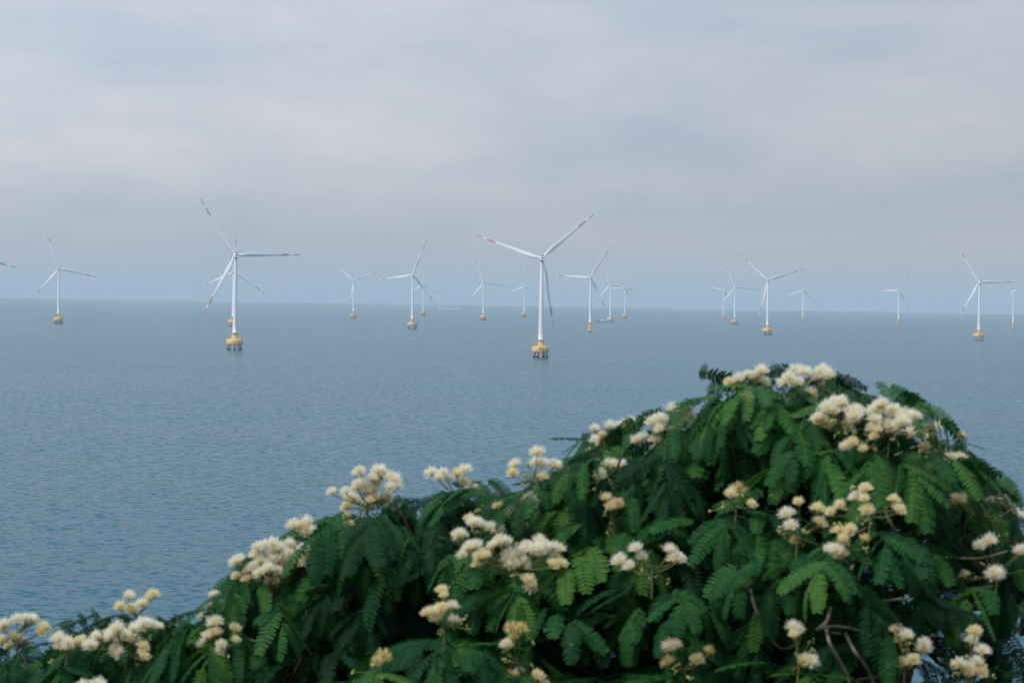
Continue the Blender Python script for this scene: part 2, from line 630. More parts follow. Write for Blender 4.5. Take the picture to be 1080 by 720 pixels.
T = [
    (571.7, 272.3, 104.5, 40, 'cap', 'large white turbine in the middle with red-banded blades, its yellow platform lowest on the sea', 4, 0),
    (248.7, 268.9, 99.3, 121, 'cap', 'large white turbine left of the middle, one red-banded blade pointing level to the right', 16, 175),
    (-53, 263, 101, 105, 'cap', 'turbine beyond the left edge of which only one dark blade tip reaches in', 5, 40),
    (62.2, 282.7, 57.7, 107, 'cap', 'mid-sized turbine standing alone at the far left, one blade leaning up left', 12, 30),
    (246.4, 286, 57.2, 85, 'cap', 'turbine hidden behind the tower of the large left turbine, only blades and platform edge showing', 8, 60),
    (435.5, 289.3, 56.8, 67.5, 'cap', 'mid-sized turbine on a yellow platform, a tiny turbine close behind its right side', 6, 80),
    (623.2, 292, 57.5, 56, 'mono', 'mid-sized turbine on a slim yellow foundation, next to the right of the large middle turbine', 6, 20),
    (810.3, 295.5, 57.5, 136.5, 'cap', 'mid-sized turbine above the peak of the tree, two blades raised in a wide V', 5, 10),
    (1033.3, 298.3, 60.9, 120, 'cap', 'mid-sized turbine near the right edge on a yellow platform, one blade level to the right', 6, 0),
    (1069.2, 306.3, 41.2, 0, 'mono', 'turbine at the right edge turned sideways with its rotor seen almost edge-on', 66, 0),
    (373.3, 294.7, 40, 139, 'cap', 'small turbine between the two left platforms with two blades raised in a V', 3, 50),
    (510.2, 297.5, 39.5, 111, 'cap', 'small turbine just right of the long pale barge', 10, 0),
    (644.2, 299.2, 39.8, 107, 'cap', 'small turbine with a white boat beside its foot', 7, 120),
    (775.5, 301.9, 39.5, 112, 'cap', 'small turbine on a yellow platform, just left of the one above the tree peak', 8, 30),
    (948.3, 306.3, 36.7, 59, 'mono', 'small turbine on a slim foundation alone in the wide gap right of the tree peak', 5, 0),
    (847.4, 305.9, 33.6, 79, 'mono', 'small turbine on a slim foundation just right of the one above the tree peak', 9, 0),
    (446.7, 297.5, 33, 88, 'cap', 'tiny faint turbine just behind a mid-sized one, left of the long barge', 6, 0),
    (553.2, 301.2, 31.8, 80, 'cap', 'tiny faint turbine close to the left of the large middle tower', 8, 0),
    (659.5, 303, 31.5, 57, 'cap', 'tiny turbine just right of the one with a boat at its foot', 5, 0),
    (763.6, 304.6, 31.2, 49, 'mono', 'tiny faint turbine on a slim foundation, leftmost of the four above the tree peak', 6, 0),
]
for t in T:
    turbine(*t)


# ------------------------------------------------------------------ boats
def sea_spot(px, py, D):
    p = at(px, py, D)
    return Vector((p.x, D, -(p.x ** 2 + D * D) / (2 * REARTH)))


def hull(mb, Lh, W, H, bow=.25, mat=0, keel=-0.8):
    """A boat hull along x, bow towards +x."""
    secs = [(-.5, .82, .0), (-.3, 1, 0), (.5 - bow, 1, 0.0), (.5 - bow * .4, .62, .12), (.5, .04, .3)]
    vs, fs = [], []
    for x, w, rise in secs:
        for y, z in ((-.5 * w, 1 + rise), (-.36 * w, 0), (.36 * w, 0), (.5 * w, 1 + rise)):
            vs.append((x * Lh, y * W, keel + z * (H - keel)))
    for i in range(len(secs) - 1):
        for k in range(4):
            k2 = (k + 1) % 4
            fs.append((i * 4 + k, i * 4 + k2, (i + 1) * 4 + k2, (i + 1) * 4 + k))
    fs += [(3, 2, 1, 0), (16, 17, 18, 19)]
    mb.add(vs, fs, mat)


b = empty('work_boat', sea_spot(634, 339, 5200)); b.rotation_euler = (0, 0, PI + .15)
tag(b, 'small white and blue work boat floating left of a turbine foot', 'boat')
mb = MB(); hull(mb, 25, 6.5, 2.2); mb.build('hull', M['hull_blue'], b)
mb = MB(); mb.box((-1, 0, 3.6), (9, 4.6, 2.8)); mb.box((1.0, 0, 5.9), (4.2, 3.8, 1.9)); wh = mb.build('wheelhouse', M['white'], b)
mb = MB(); mb.box((1.0, 0, 6.2), (4.26, 3.86, .8)); mb.build('window_band', M['glass'], wh)
mb = MB(); mb.tube([(-.5, 0, 6.8), (-.5, 0, 10.5)], .12, 6); mb.tube([(-.5, -1, 9), (-.5, 1, 9)], .08, 6); mb.build('mast', M['white'], b)
mb = MB(); mb.box((-8.5, 0, 2.7), (6, 4.4, 1.0)); mb.build('deck_locker', M['white'], b)

b = empty('cargo_barge', sea_spot(475, 327, 9300)); b.rotation_euler = (0, 0, .06)
tag(b, 'long low pale barge lying on the horizon between two turbines', 'barge')
mb = MB(); hull(mb, 112, 22, 3.0, .08, keel=-2); mb.build('hull', M['hull_rust'], b)
mb = MB(); mb.box((-2, 0, 4.3), (98, 18, 2.6)); mb.build('cargo_cover', M['white'], b)
mb = MB(); mb.box((-49, 0, 8.0), (9, 15, 7)); wh = mb.build('wheelhouse', M['white'], b)
mb = MB(); mb.box((-49, 0, 10.0), (9.2, 15.2, 1.2)); mb.build('window_band', M['glass'], wh)
mb = MB(); mb.tube([(10, 0, 5.6), (10, 0, 15)], .5, 6); mb.tube([(10, 0, 13), (-14, 0, 9)], .35, 6); mb.build('crane', M['grey'], b)

b = empty('skiff', sea_spot(1075.5, 423.5, 1206)); b.rotation_euler = (0, 0, .1)
tag(b, 'tiny white open skiff low in the water at the right edge above the tree', 'boat')
mb = MB(); hull(mb, 3.4, 1.3, .35, .3, keel=-.2); mb.build('hull', M['white'], b)
mb = MB()
for x in (-.7, .4): mb.box((x, 0, .3), (.28, 1.05, .05))
mb.build('bench', M['white'], b)
mb = MB(); mb.box((-1.8, 0, .35), (.22, .3, .5)); mb.tube([(-1.8, 0, .1), (-1.85, 0, -.35)], .06, 6); mb.build('outboard_motor', M['grey'], b)

# ------------------------------------------------------------------ the silk tree in front
SIL = [(-140, 730), (-60, 690), (0, 672), (60, 680), (90, 660), (120, 640), (160, 636), (196, 648), (214, 672), (236, 616), (260, 600), (300, 574),
       (330, 550), (370, 528), (425, 518), (458, 542), (490, 522), (510, 512), (550, 500), (600, 490), (650, 465), (700, 452), (730, 424), (760, 412),
       (800, 406), (850, 392), (895, 390), (915, 416), (960, 440), (1000, 468), (1020, 482), (1040, 505), (1050, 528), (1075, 556), (1090, 610), (1110, 700), (1140, 800)]
YC, RY, RZ = 5.6, 1.1, 1.25
sil_pts = [at(px, py - (32 if 70 < px < 205 else 20 if 225 < px < 430 else 16 if 430 < px < 720 else 8 if px < 700 else 20 if px < 980 else 6), YC) for px, py in SIL]
SX = np.array([p.x for p in sil_pts]); SZ = np.array([p.z for p in sil_pts])
ztop = lambda x: float(np.interp(x, SX, SZ))


def lump(x, a):
    return 0.10 * math.sin(7.1 * x + 2.3 * a + .5) + 0.09 * math.sin(13.3 * x - 5.1 * a + 1.7)


def surf(x, phi, k=1.0):
    """Point of the crown's surface: phi 0 = front, 90 deg = top, 180 = back. k scales towards its core."""
    zt = ztop(x)
    r = k * (1 + lump(x, phi))
    return Vector((x, YC - RY * math.cos(phi) * r, zt - RZ + RZ * math.sin(phi) * (r if math.sin(phi) < .8 else min(r, 1.02))))


def crown_depth(px, py):
    """Depth at which the ray through a pixel meets the crown's front."""
    for i in range(60):
        Y = YC - RY * 1.1 + i * RY * 1.15 / 60
        p = at(px, py, Y)
        s = (p.z - (ztop(p.x) - RZ)) / RZ
        s = max(0, min(1, s))
        if Y >= YC - RY * math.sqrt(max(0, 1 - s * s)) * (1 + lump(p.x, math.asin(s))):
            return Y
    return YC


def px_of(p):
    d = CAM_M.transposed() @ (Vector(p) - Vector((0, 0, CAM_H)))
    return 540 + FPX * d.x / -d.z, 360 - FPX * d.y / -d.z


LV, LQ, LT = [], [], []        # foliage: leaflets
lcount = [0]
UPV = np.array((0, 0, 1.0))


def above_outline(p, margin):
    u, v = px_of(p)
    return v < float(np.interp(u, [a for a, b in SIL], [b for a, b in SIL])) - margin - (7 if 70 < u < 200 or 235 < u < 430 else 8 if 430 < u < 720 else 9 if 720 <= u < 1000 else 12 if u >= 1000 else 0)


def pinna(p0, az, pitch0, droop, Ln, npair, Lf, roll, tint):
    s = (np.arange(npair) + .6) / npair
    h = np.array((math.cos(az), math.sin(az), 0.0))
    pit = pitch0 - droop * s
    t = np.outer(np.cos(pit), h) + np.outer(np.sin(pit), UPV)
    pos = p0 + np.cumsum(t, axis=0) * (Ln / npair)
    mg = rng.choice([8, 14, 20, 27])
    if above_outline(pos[npair // 2], mg) or above_outline(pos[-1], mg + 4) or above_outline(p0, mg):
        return                                  # keeps the crown's rounded outline
    side = np.array((h[1], -h[0], 0.0))
    nrm = np.cross(np.broadcast_to(side, t.shape), t)
    sd = side * math.cos(roll) + nrm * math.sin(roll)
    nr = nrm * math.cos(roll) - side * math.sin(roll)
    prof = np.clip(np.sin((s * .84 + .12) * PI) ** .40, .35, 1)
    ll = Lf * prof * rng.uniform(.94, 1.06, npair)
    w = (Ln / npair) * 0.47
    fold = rng.uniform(.05, .35)
    for sg in (-1, 1):
        d = t * .36 + sd * sg * .93 - nr * fold
        d /= np.linalg.norm(d, axis=1)[:, None]
        d = d + rng.normal(0, .05, d.shape)
        wv = t * w
        dn = nr * (w * .18)
        L_ = ll[:, None]
        base = pos
        tip = pos + d * L_
        l1 = pos + d * L_ * .16 - wv * .95 - dn
        l2 = pos + d * L_ * .80 - wv * .72 - dn
        r1 = pos + d * L_ * .12 + wv * .95 - dn
        r2 = pos + d * L_ * .84 + wv * .60 - dn
        V = np.stack([base, l1, l2, tip, r2, r1], axis=1)
        LV.append(V.reshape(-1, 3))
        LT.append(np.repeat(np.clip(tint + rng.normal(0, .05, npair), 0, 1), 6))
    # the stalk of the pinna, a thin flat ribbon
    a = np.concatenate([[p0], pos])
    LV.append(np.stack([a[:-1] - side * .0009, a[:-1] + side * .0009, a[1:] + side * .0007, a[1:] - side * .0007, a[1:] - side * .0007 - UPV * .0015, a[:-1] - side * .0009 - UPV * .0015], axis=1).reshape(-1, 3))
    LT.append(np.full(npair * 6, min(1, tint + .25)))


def leaf(p, az, pitch, Lr, tint, scale=1.0):
    """One twice-divided leaf: a drooping stalk with pairs of pinnae."""
    n = int(rng.integers(2, 4))
    pts, q, pit = [], np.array(p, float), pitch
    step = Lr * rng.uniform(.9, 1.25) / (n + 1)
    for i in range(n + 2):
        q = q + step * np.array((math.cos(az) * math.cos(pit), math.sin(az) * math.cos(pit), math.sin(pit)))
        pit -= rng.uniform(.12, .28)
        pts.append((q.copy(), pit))
    p_prev = np.array(p, float)
    for i, (q, pt) in enumerate(pts[1:]):
        f = i / max(1, n)
        Ln = rng.uniform(.85, 1.12) * (.078 + .042 * math.sin(PI * (.25 + .6 * f))) * scale * rng.uniform(.88, 1.12)
        npr = int(rng.integers(11, 17))
        spread = rng.uniform(.75, 1.05) * (1 - .45 * f)
        for sg in (-1, 1):
            pinna(q, az + sg * spread + rng.normal(0, .16), pt + rng.uniform(-.25, .25), rng.uniform(.15, 1.1), Ln, npr,
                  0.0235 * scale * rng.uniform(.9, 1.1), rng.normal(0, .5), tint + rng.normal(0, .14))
    STALKS.append((p, pts))


STALKS = []
SHOOTS = []


def shoot(p, nl, tint, scale=1.0, face=None, up=(-.05, .7)):
    """A shoot end with leaves all round; face = azimuth it prefers."""
    if above_outline(p, 4):
        p = Vector(p) - Vector((0, 0, .035))
    SHOOTS.append(Vector(p))
    a0 = rng.uniform(0, 2 * PI)
    for i in range(nl):
        az = a0 + i * 2.39996 + rng.normal(0, .2)
        if face is not None:
            d = (az - face + PI) % (2 * PI) - PI
            az = face + d * .8
        leaf(np.array(p) + rng.normal(0, .008, 3) - UPV * .012 * i, az, rng.uniform(*up), rng.uniform(.075, .15) * scale, tint + rng.normal(0, .12), scale)


# --- flower clusters, heads given by where the photograph shows them (w fresh, y yellowing, o withered)
CL = [
    [(5, 652, 'w'), (18, 647, 'w'), (32, 648, 'w'), (45, 655, 'y'), (14, 664, 'y'), (3, 668, 'y')],
    [(62, 668, 'w'), (72, 671, 'w'), (85, 670, 'y')],
    [(136, 622, 'w'), (161, 622, 'y'), (128, 634, 'y'), (140, 637, 'y'), (150, 630, 'w')],
    [(102, 664, 'w'), (124, 657, 'w'), (132, 664, 'w'), (119, 662, 'w'), (152, 652, 'w'), (159, 653, 'w'), (150, 675, 'y'), (122, 677, 'y')],
    [(226, 622, 'w'), (222, 634, 'w'), (235, 631, 'y')],
    [(227, 651, 'w'), (221, 664, 'w'), (234, 673, 'w'), (247, 657, 'y'), (229, 660, 'y')],
    [(254, 585, 'w'), (272, 571, 'w'), (287, 568, 'w'), (305, 567, 'w'), (284, 581, 'w'), (299, 582, 'w'), (319, 580, 'y'), (262, 597, 'y'), (293, 595, 'w'), (287, 605, 'y')],
    [(310, 548, 'w'), (323, 543, 'w'), (318, 549, 'y')],
    [(380, 490, 'w'), (399, 490, 'w'), (366, 512, 'w'), (378, 505, 'w'), (394, 501, 'w'), (413, 498, 'w'), (374, 521, 'y'), (408, 517, 'w'), (388, 511, 'y'), (397, 520, 'y'), (368, 538, 'y')],
    [(467, 492, 'w'), (490, 490, 'w'), (482, 494, 'y'), (489, 502, 'y'), (504, 512, 'y'), (474, 549, 'y')],
    [(544, 484, 'w'), (567, 471, 'w'), (567, 482, 'w'), (584, 484, 'w'), (573, 496, 'y'), (541, 493, 'y')],
    [(526, 528, 'y'), (549, 525, 'y'), (558, 521, 'w')],
    [(605, 497, 'y'), (627, 478, 'w'), (643, 483, 'w'), (655, 486, 'w'), (634, 492, 'y'), (640, 505, 'y')],
    [(500, 545, 'w'), (510, 548, 'w'), (518, 552, 'w'), (486, 558, 'w'), (495, 541, 'y')],
    [(503, 570, 'w'), (520, 571, 'w'), (513, 580, 'y'), (538, 579, 'w'), (528, 566, 'w'), (561, 574, 'w'), (583, 571, 'w'), (568, 566, 'w'), (542, 586, 'w'), (505, 581, 'y'), (556, 606, 'y'), (582, 588, 'y')],
    [(452, 642, 'y'), (466, 635, 'y'), (476, 634, 'w'), (462, 639, 'w'), (477, 650, 'w'), (466, 618, 'y')],
    [(542, 665, 'o'), (550, 655, 'o'), (536, 675, 'y'), (540, 705, 'o'), (566, 707, 'y')],
    [(672, 573, 'w'), (654, 586, 'w'), (706, 575, 'w'), (712, 584, 'w')],
    [(630, 457, 'w'), (643, 443, 'w'), (654, 443, 'w'), (663, 441, 'w'), (636, 452, 'y')],
    [(689, 440, 'w'), (710, 427, 'w'), (723, 429, 'w'), (722, 437, 'y'), (697, 436, 'w'), (712, 446, 'y'), (679, 455, 'w'), (715, 453, 'y'), (692, 458, 'w')],
    [(770, 397, 'y'), (780, 393, 'w'), (789, 389, 'w'), (803, 386, 'w'), (797, 393, 'w'), (788, 412, 'y')],
    [(832, 392, 'w'), (848, 387, 'w'), (840, 397, 'w'), (854, 410, 'y')],
    [(873, 390, 'w'), (867, 386, 'w')],
    [(872, 425, 'w'), (880, 419, 'w'), (887, 420, 'w'), (868, 437, 'y'), (902, 427, 'w'), (911, 432, 'y'), (897, 440, 'y'), (918, 429, 'w')],
    [(931, 421, 'w'), (942, 425, 'w'), (922, 436, 'w'), (945, 433, 'y'), (926, 447, 'y'), (955, 432, 'w'), (938, 440, 'w'), (900, 461, 'y'), (950, 440, 'w')],
    [(980, 445, 'w'), (990, 443, 'w'), (975, 465, 'y'), (983, 455, 'w'), (1011, 454, 'y'), (1013, 477, 'y'), (972, 452, 'y')],
    [(843, 524, 'y'), (829, 536, 'w'), (835, 549, 'w'), (839, 562, 'o'), (862, 531, 'y'), (863, 545, 'y')],
    [(903, 519, 'w'), (913, 510, 'y'), (887, 527, 'y'), (942, 521, 'y'), (947, 531, 'y')],
    [(876, 573, 'w'), (888, 579, 'y'), (891, 557, 'y'), (910, 562, 'o'), (897, 552, 'y'), (884, 555, 'y')],
    [(1009, 521, 'y'), (1015, 519, 'y'), (1046, 522, 'w'), (1063, 531, 'w'), (1068, 533, 'w')],
    [(1044, 565, 'w'), (1050, 598, 'w'), (1018, 600, 'y'), (1078, 574, 'w')],
    [(1012, 693, 'w'), (1022, 698, 'w'), (1033, 701, 'y'), (1036, 681, 'w'), (1028, 660, 'y')],
    [(945, 660, 'y'), (956, 664, 'w'), (975, 672, 'w'), (951, 694, 'y'), (963, 688, 'y')],
    [(836, 655, 'w'), (838, 664, 'y'), (846, 690, 'o')],
    [(746, 681, 'o'), (712, 675, 'y'), (735, 690, 'y'), (705, 690, 'o')],
    [(88, 718, 'w'), (104, 717, 'w'), (95, 722, 'y')],
    [(645, 528, 'y'), (652, 524, 'o'), (640, 520, 'y')],
    [(779, 508, 'o'), (770, 515, 'y')],
    [(405, 685, 'o'), (398, 690, 'o')],
]

tree = empty('silk_tree', (0.75, 5.75, hill_z(0.75, 5.75)))
tag(tree, 'silk tree with fern-like dark green leaves and cream pompom flowers filling the foreground', 'tree')
TREE0 = Vector(tree.location)


def head_mesh(name, mat, nfil, length, spread, seed):
    """A pompom: fine filaments fanning up from a small cup."""
    r = np.random.default_rng(seed)
    V, Q, A = [], [], []
    for i in range(nfil):
        ct = 1 - r.random() * (1 - math.cos(math.radians(spread)))
        an = r.random() * 2 * PI
        st = math.sqrt(1 - ct * ct)
        d = np.array((st * math.cos(an), st * math.sin(an), ct))
        L_ = length * (.58 + .5 * r.random() ** .55) * (1 - .12 * st)
        c = np.cross(d, r.normal(0, 1, 3)); c /= np.linalg.norm(c)
        bend = r.normal(0, .12, 3) - np.array((0, 0, .10 * st))
        w = .00042
        p0 = np.array((0, 0, .002)) + d * .001; p1 = p0 + d * L_ * .55; p2 = p0 + (d + bend) * L_
        b = len(V)
        V += [p0 - c * w, p0 + c * w, p1 + c * w, p1 - c * w, p2 + c * w * 1.5, p2 - c * w * 1.5]
        Q += [(b, b + 1, b + 2, b + 3), (b + 3, b + 2, b + 4, b + 5)]
        A += [0, 0, .55, .55, 1, 1]
    # cup
    b = len(V); n = 8
    for rr, z in ((.0012, -.004), (.0035, 0), (.004, .007)):
        for k in range(n):
            V.append(np.array((rr * math.cos(2 * PI * k / n), rr * math.sin(2 * PI * k / n), z))); A.append(.1)
    for i in range(2):
        for k in range(n):
            Q.append((b + i * n + k, b + i * n + (k + 1) % n, b + (i + 1) * n + (k + 1) % n, b + (i + 1) * n + k))
    return np_mesh(name, np.array(V), np.array(Q), mat, {'along': np.array(A)}, True)


HEADS = {
    'w': [head_mesh('flower_head', M['fl_white'], 300, .025, 68, 1), head_mesh('flower_head', M['fl_white'], 280, .023, 60, 2), head_mesh('flower_head', M['fl_white'], 320, .026, 78, 3)],
    'y': [head_mesh('flower_head', M['fl_yellow'], 280, .021, 55, 4), head_mesh('flower_head', M['fl_yellow'], 300, .022, 70, 5)],
    'o': [head_mesh('flower_head', M['fl_old'], 140, .020, 60, 6), head_mesh('flower_head', M['fl_old'], 130, .022, 95, 7)],
}


def bud_ball(mb, c, r, mat):
    prof = [(.15, -1), (.7, -.6), (1, 0), (.7, .65), (.15, 1)]
    mb.lathe([(a * r, b_ * r) for a, b_ in prof], 6, mat, c)


CLUSTER_BASES = []
for heads in CL:
    cx = sum(h[0] for h in heads) / len(heads); cy = sum(h[1] for h in heads) / len(heads)
    ymax = max(h[1] for h in heads)
    Yc = crown_depth(cx, max(cy + 16, 0)) - .12
    base = at(cx + random.uniform(-4, 4), min(cy + 30, ymax + 24), Yc + .03)
    CLUSTER_BASES.append(base)
    mb = MB()
    root_pts = []
    mid = at(cx, cy + 17, Yc + .015)
    mb.tube([base - Vector((0, -.02, .05)), base, mid], [.0026, .0024, .0019], 6, 0)
    hl = []
    for (hx, hy, ty) in heads:
        p = at(hx, hy + 9, Yc + random.uniform(-.03, .03))
        j = base.lerp(mid, random.uniform(.4, 1.0)) + Vector((random.uniform(-.004, .004), 0, 0))
        sag = (j + p) * .5 + Vector((0, 0, -.006))
        mb.tube([j, sag, p], [.0013, .0011, .0010], 5, 0, cap=False)
        hl.append((p, (p - j).normalized(), ty, 1.0))
        for _e in range(2 if len(heads) >= 8 else 1 if random.random() < .65 else 0):   # smaller ones beside it
            p2 = p + Vector((random.gauss(0, .017), random.gauss(0, .015), random.uniform(-.024, .004)))
            mb.tube([j, (j + p2) * .5 + Vector((0, 0, -.005)), p2], [.0013, .0011, .0010], 5, 0, cap=False)
            hl.append((p2, (p2 - j).normalized(), random.choice(ty + ty + 'w'), .92))
    for q in range(int(3 + len(heads) * 0.9)):                 # buds between the open heads
        j = base.lerp(mid, random.uniform(.3, 1.0))
        e = mid + Vector((random.gauss(0, .028), random.gauss(0, .02), random.gauss(.0, .022)))
        mb.tube([j, e], [.0010, .0008], 4, 0, cap=False)
        for _ in range(random.randint(2, 6)):
            bud_ball(mb, e + Vector((random.gauss(0, .004), random.gauss(0, .004), random.gauss(0, .004))), random.uniform(.0018, .0034), 1)
    cl = mb.build('flower_cluster', [M['stalk'], M['bud']])
    # bring the cluster into its own local frame, then under the tree
    off = base
    cl.data.transform(Matrix.Translation(-off))
    cl.parent = tree
    cl.location = off - TREE0
    for p, d, ty, sc_ in hl:
        me = random.choice(HEADS[ty])
        o = bpy.data.objects.new('flower_head', me)
        o.location = p - off
        up = (d * .45 + Vector((random.gauss(0, .18), random.gauss(-.18, .2), 1))).normalized()
        o.rotation_euler = up.to_track_quat('Z', 'Y').to_euler()
        s = random.uniform(.78, 1.06) * sc_
        o.scale = (s, s, s)
        link(o, cl)
    # leaves spring below the flowers
    edge = px_of(base)[0] > 960 and px_of(base)[1] > 540
    shoot(base + Vector((0, .03, -.012)), 3 if edge else int(rng.integers(5, 8)), rng.uniform(.48, .88), rng.uniform(.95, 1.2), face=-PI / 2 if rng.random() < .6 else None, up=(-.35, .45))  # brighter leaf tint stands in for lit shoot tips

# --- the rest of the foliage over the crown
cand = 0
placed = [Vector(b_) for b_ in CLUSTER_BASES]


HEADPX = [(h[0], h[1]) for c in CL for h in c]


def try_shoot(x, phi, k, mind, nl, tint, sc=1.0):
    p = surf(x, phi, k)
    if p.z < hill_z(p.x, p.y) + .4:
        return False
    u, v = px_of(p)
    if u > 880:
        sc *= .8
        if v > 500 and rng.random() < .35:
            return False
    thin = u > 900 and v > 545
    if thin and rng.random() < (.93 if u > 985 else .75):
        return False
    for q in placed:
        if (q - p).length < mind:
            return False
    # keep clear of the flowers' line of sight
    if k > .85 and math.cos(phi) > -.2:
        for hx, hy in HEADPX:
            if abs(hx - u) < 22 and -26 < v - hy < 12:
                return False
    placed.append(p)
    face = -PI / 2 if phi < PI / 2 else PI / 2
    shoot(p, nl, tint, sc, face=face if math.cos(phi) ** 2 > .2 else None)
    return True


n_ok = 0
for i in range(150):                                   # a close layer just under the outline
    u = rng.uniform(-40, 1100)
    p_ = at(u, float(np.interp(u, [a for a, b in SIL], [b for a, b in SIL])) + rng.uniform(4, 34), YC + rng.uniform(-.55, .15))
    if min((q - p_).length for q in placed) > .085:
        placed.append(p_)
        shoot(p_, int(rng.integers(4, 6)), float(np.clip(rng.normal(.42, .2), .05, .98)), rng.uniform(.85, 1.1), up=(-.4, .25))
for u, v, sc_ in ((640, 466, 1), (590, 500, 1), (735, 428, 1), (765, 415, 1), (812, 402, 1), (858, 386, 1), (896, 386, .9), (925, 412, .9), (1030, 490, .8), (1048, 520, .8), (1075, 560, .8),
                  (440, 524, 1), (415, 520, 1), (150, 640, .9), (105, 655, .9), (185, 640, .9), (360, 532, 1), (335, 552, 1), (262, 626, 1), (525, 508, 1), (690, 455, 1), (60, 685, .9), (20, 690, .9)):
    p_ = at(u, v + 8, YC - rng.uniform(.15, .55))
    placed.append(p_)
    shoot(p_, 5, float(rng.uniform(.35, .75)), sc_, up=(-.1, .5) if u > 720 else (-.35, .2))
for i in range(2600):                                  # the visible front and top
    x = rng.uniform(SX[0], SX[-1]); phi = rng.uniform(.25, 1.75)
    n_ok += try_shoot(x, phi, rng.uniform(.84, .98), .165, int(rng.integers(4, 7)), float(np.clip(rng.normal(.36, .24), .0, .98)), rng.uniform(.85, 1.2))  # filler tinted darker than the flower shoots, shade put into leaf colour
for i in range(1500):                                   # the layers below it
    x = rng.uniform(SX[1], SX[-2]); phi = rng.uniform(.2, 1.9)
    n_ok += try_shoot(x, phi, rng.uniform(.45, .8), .13, int(rng.integers(4, 6)), float(np.clip(rng.normal(.2, .15), .0, .7)))  # inner leaves tinted darkest, painting the shade between lit shoots
for i in range(900):                                   # back, and low front out of the picture
    x = rng.uniform(SX[0], SX[-1]); phi = rng.uniform(1.75, 3.3) if rng.random() < .65 else rng.uniform(-.35, .25)
    n_ok += try_shoot(x, phi, rng.uniform(.8, 1.0), .19, int(rng.integers(4, 6)), float(np.clip(rng.normal(.35, .18), .05, .9)), 1.1)

V = np.concatenate(LV)
nq = len(V) // 6
b6 = np.arange(nq)[:, None] * 6
Q = np.concatenate([b6 + np.array([[0, 1, 2, 3]]), b6 + np.array([[0, 3, 4, 5]])])
fol = bpy.data.objects.new('foliage', np_mesh('foliage', V - np.array(TREE0), Q, M['leaf'], {'tint': np.concatenate(LT)}))
link(fol, tree)
print('shoots', len(SHOOTS), 'leaflets', nq)

# --- trunk, limbs and twigs
mb = MB()
fork = Vector((.62, 5.65, 51.35))
mb.tube([TREE0 + Vector((0, 0, -.3)), TREE0 + Vector((.02, .02, .1)), TREE0 + Vector((.05, .06, .9)), TREE0 + Vector((-.05, 0, 1.7)), fork], [.19, .15, .12, .11, .10], 12)
tr = mb.build('trunk', M['bark'], tree)
tr.data.transform(Matrix.Translation(-TREE0))
LIMB_X = [-1.35, -.95, -.5, -.1, .3, .62, .95, 1.25]
limb_pts = []
for lx in LIMB_X:
    end = Vector((lx, YC + random.uniform(-.25, .25), ztop(lx) - .34))
    pts = []
    for i in range(9):
        t = i / 8
        p = fork.lerp(end, t)
        p.z += .28 * math.sin(PI * t) * (1 if abs(lx - .62) > .4 else .2) - .15 * math.sin(2 * PI * t)
        p += Vector((random.gauss(0, .02), random.gauss(0, .03), random.gauss(0, .015))) * (1 if 0 < i < 8 else 0)
        pts.append(p)
    limb_pts.append(pts)
limb_mb = [MB() for _ in LIMB_X]
for m_, pts in zip(limb_mb, limb_pts):
    m_.tube(pts, [.05 - .038 * i / 8 for i in range(9)], 9)
for s in SHOOTS:
    if above_outline(s, -8):
        continue
    bd, bl, bp = 9, 0, None
    for li, pts in enumerate(limb_pts):
        for p in pts[2:]:
            d = (p - s).length + max(0, p.z - s.z) * .6
            if d < bd:
                bd, bl, bp = d, li, p
    L_ = (s - bp).length
    m1 = bp.lerp(s, .4) + Vector((random.gauss(0, .03), random.gauss(0, .03), -.06 * L_))
    m2 = bp.lerp(s, .75) + Vector((random.gauss(0, .02), random.gauss(0, .02), -.05 * L_))
    limb_mb[bl].tube([bp, m1, m2, s], [.008, .006, .0042, .0026], 5, 1, cap=False)
for (p, pts) in STALKS:
    pass
for m_ in limb_mb:
    o = m_.build('branch', [M['bark'], M['twig']], tree)
    o.data.transform(Matrix.Translation(-TREE0))
# bare twigs that show in the photograph
BARE = [
    ([(925, 520), (934, 541), (945, 560), (962, 577), (985, 585), (1008, 588), (1035, 588), (1062, 581)], .10, .0034),
    ([(792, 622), (795, 636), (803, 655), (812, 672), (826, 684), (845, 676), (858, 668)], .04, .0038),
    ([(876, 640), (872, 655), (862, 664), (878, 660), (905, 664), (930, 676)], .05, .0040),
    ([(892, 668), (900, 684), (912, 700), (920, 716), (926, 740)], .04, .0045),
    ([(872, 660), (874, 675), (884, 694), (894, 712), (900, 740)], .08, .0040),
]
for pxs, front, r in BARE:
    mid = pxs[len(pxs) // 2]
    Y = crown_depth(*mid) - front
    m_ = MB()
    pts = [at(a, b_, Y + .02 * i + (.22 if i == 0 else 0)) for i, (a, b_) in enumerate(pxs)]
    # smooth the line
    sm = []
    for i in range(len(pts) - 1):
        p0, p1, p2, p3 = pts[max(i - 1, 0)], pts[i], pts[i + 1], pts[min(i + 2, len(pts) - 1)]
        for t in (0, .33, .66):
            sm.append(.5 * ((2 * p1) + (p2 - p0) * t + (2 * p0 - 5 * p1 + 4 * p2 - p3) * t * t + (3 * p1 - p0 - 3 * p2 + p3) * t ** 3))
    sm.append(pts[-1])
    m_.tube(sm, [r * (1 - .4 * i / len(sm)) for i in range(len(sm))], 6)
    o = m_.build('branch', M['twig'], tree)
    o.data.transform(Matrix.Translation(-TREE0))

